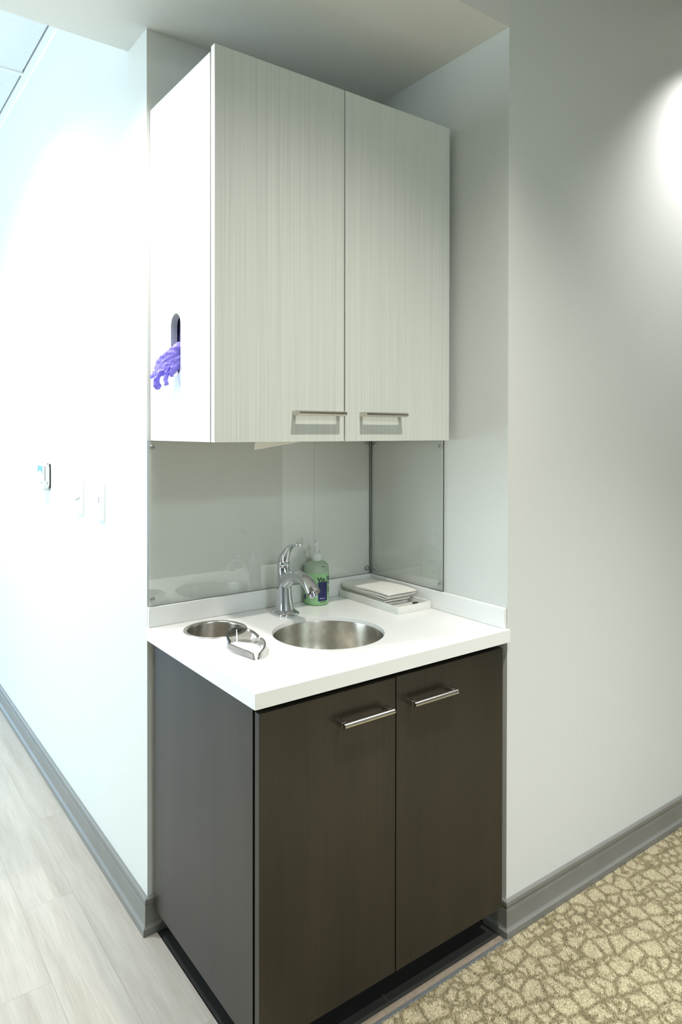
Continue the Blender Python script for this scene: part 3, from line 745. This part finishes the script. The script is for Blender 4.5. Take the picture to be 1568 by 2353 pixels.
# wrap-round lens shield, leaning back
LP = [(.094, .292, .006, .018), (.098, .316, .002, .026), (.114, .342, .0005, .032), (.139, .350, .003, .033), (.162, .338, .0005, .032), (.176, .315, .002, .026), (.180, .290, .006, .018)]
lens = ribbon([(x, y, z0+a, z0+b) for x, y, a, b in LP], (.006, .012), .0026, M['smoke'], 'lens', sg)
ribbon([(x+.006, y+.012, z0+b, z0+b+.0035) for x, y, a, b in LP], (.002, .003), .0052, M['smoke_dark'], 'brow_bar', sg)
ribbon([(.093, .291, z0+.004, z0+.021), (.096, .268, z0+.004, z0+.020), (.101, .240, z0+.002, z0+.019), (.107, .212, z0+.0005, z0+.018), (.110, .190, z0, z0+.016)], (-.003, .001), .0050, M['smoke_dark'], 'temple', sg)
ribbon([(.181, .289, z0+.004, z0+.021), (.176, .266, z0+.004, z0+.022), (.162, .234, z0+.002, z0+.021), (.141, .206, z0+.0005, z0+.019), (.120, .189, z0, z0+.016)], (.004, -.002), .0054, M['smoke_dark'], 'temple', sg)

# ------------------------------------------------------------------ wall devices on the left wall
# thermostat
ty0, ty1, tz0, tz1 = 1.725, 1.828, 1.243, 1.363
th = tag(empty('thermostat', (0, ty0, tz0)), 'white wall thermostat with teal sticker on its face', 'thermostat')
ch(obj('back_plate', B(-.006, -.0002, ty0+.004, ty1-.004, tz0+.010, tz1-.010), M['black_plastic'], th), th)
bm = bmesh.new()
loft(bm, [((x, (ty0+ty1)/2, (tz0+tz1)/2), Y, Z, a, b, 5) for x, a, b in ((-.006, .0500, .0540), (-.010, .0515, .0600), (-.022, .0515, .0615), (-.028, .0505, .0600), (-.031, .048, .056))], 48)
ch(obj('body', bm, M['plastic'], th, smooth=True, angle=40), th)
ch(obj('display', B(-.0318, -.0312, ty0+.014, ty1-.008, 1.312, 1.346), M['teal'], th), th)
bm = bmesh.new(); loft(bm, [((x, ty0+.052, 1.303), Y, Z, .034, .0235, 2) for x in (-.0312, -.0324)], 32)
ch(obj('dial_cover', bm, M['plastic'], th, smooth=True, angle=40), th)
ch(obj('button', B(-.0322, -.0312, ty0+.014, ty0+.045, 1.2735, 1.2765), M['ink_navy'], th), th)
for z0_, z1_, x_ in ((1.283, 1.346, -.0245), (1.352, 1.360, -.0150), (1.270, 1.279, -.0150)):
    ch(obj('vent_slot', B(x_-.0009, x_+.0009, ty0-.0004, ty0+.003, z0_, z1_), M['black_plastic'], th), th)
# toggle switch
def plate_dev(name, y0, y1, z0, z1, label, kind):
    e = tag(empty(name, (0, y0, z0)), label, 'light switch')
    bm = bmesh.new(); box(bm, -.0065, -.0002, y0, y1, z0, z1)
    for v in bm.verts:
        if v.co.x < -.005:
            v.co.y += .004 if v.co.y < (y0+y1)/2 else -.004; v.co.z += .004 if v.co.z < (z0+z1)/2 else -.004
    ch(obj('cover_plate', bm, M['plastic'], e, bevel=.001), e)
    yc, zc = (y0+y1)/2, (z0+z1)/2
    if kind == 'toggle':
        bm = bmesh.new(); box(bm, -.0070, -.0063, yc-.006, yc+.006, zc-.013, zc+.013); ch(obj('toggle_surround', bm, M['plastic'], e), e)
        bm = bmesh.new(); loft(bm, [((-.006, yc, zc), Y, Z, .005, .006, 5), ((-.022, yc, zc-.009), Y, Z, .0042, .0036, 5)], 16)
        ch(obj('toggle', bm, M['grey_plastic'], e, smooth=True, angle=40), e)
        zz = (zc-.030, zc+.030)
    else:
        bm = bmesh.new(); box(bm, -.0085, -.0063, yc-.017, yc+.017, zc-.034, zc+.034); o = ch(obj('rocker', bm, M['plastic'], e, bevel=.001), e)
        ch(obj('slider_track', B(-.0089, -.0084, yc+.004, yc+.009, zc-.002, zc+.026), M['black_plastic'], e), e)
        ch(obj('slider', B(-.0125, -.0084, yc+.002, yc+.011, zc+.018, zc+.024), M['plastic'], e), e)
        zz = (zc-.048, zc+.048)
    for q in zz:
        bm = bmesh.new(); loft(bm, [((-.0062, yc, q), Y, Z, .003, .003, 2), ((-.0073, yc, q), Y, Z, .0026, .0026, 2)], 16)
        ch(obj('screw', bm, M['grey_plastic'], e), e)
plate_dev('toggle_switch', 1.262, 1.336, 1.182, 1.312, 'white toggle light switch nearer the thermostat', 'toggle')
plate_dev('dimmer_switch', 1.019, 1.093, 1.182, 1.312, 'white slide dimmer switch nearer the sink niche', 'dimmer')

# ------------------------------------------------------------------ recessed downlights (lamp and light together)
def downlight(x, y, z, power, col, angle, blend, radius, label, tilt=(0, 0)):
    e = tag(empty('downlight', (x, y, z)), label, 'ceiling light', 'recessed downlights')
    bm = bmesh.new(); lathe(bm, [(.058, -.0005), (.075, -.0005), (.075, -.004), (.072, -.006), (.060, -.006), (.058, -.004), (.058, -.0005)], (0, 0), 36)
    obj('trim_ring', bm, M['plastic'], e, smooth=True, angle=40)
    bm = bmesh.new(); lathe(bm, [(.0575, -.0035), (.0575, -.001), (.002, -.001)], (0, 0), 36, cap0=True); obj('lens', bm, M['lamp_lens'], e)
    l = bpy.data.lights.new('downlight_lamp', 'SPOT'); l.energy = power; l.color = col; l.spot_size = math.radians(angle); l.spot_blend = blend; l.shadow_soft_size = radius
    o = bpy.data.objects.new('downlight_lamp', l); S.collection.objects.link(o); o.parent = e; o.location = (0, 0, -.012); o.rotation_euler = (tilt[0], tilt[1], 0)
WARM = (1, .95, .88)
downlight(.40, -.84, ZH, 195, WARM, 102, 1, .03, 'round downlight in the front ceiling facing the sink niche', (math.radians(5), math.radians(6)))
downlight(-.52, .42, ZS, 78, (1, .94, .88), 150, .7, .035, 'round downlight under the soffit left of the niche')
downlight(-.85, 1.75, ZH, 230, (.88, .94, 1), 136, .8, .04, 'round downlight among the ceiling tiles by the left wall')
downlight(1.98, -.27, ZH, 105, (1, .98, .98), 98, .8, .03, 'round downlight washing the right wall')
downlight(1.3, -1.55, ZH, 480, (.88, .94, 1), 88, 1, .04, 'round downlight over the carpet right of the viewer')
# square troffer added over the front room to brighten the splash panels
tf = tag(empty('fill', (-.1, -3.5, ZH)), 'square white troffer light added behind the viewer to brighten the niche', 'ceiling light')
bm = bmesh.new()
for b in ((-.305, .305, -.305, -.28), (-.305, .305, .28, .305), (-.305, -.28, -.28, .28), (.28, .305, -.28, .28)): box(bm, *b, -.012, -.0005)
obj('fill_frame', bm, M['plastic'], tf)
obj('fill_diffuser', B(-.279, .279, -.279, .279, -.006, -.001), M['lamp_lens'], tf)
o = area('fill_lamp', (0, 0, -.02), (0, 0, 0), .55, .55, 54, (.82, .94, 1)); o.parent = tf
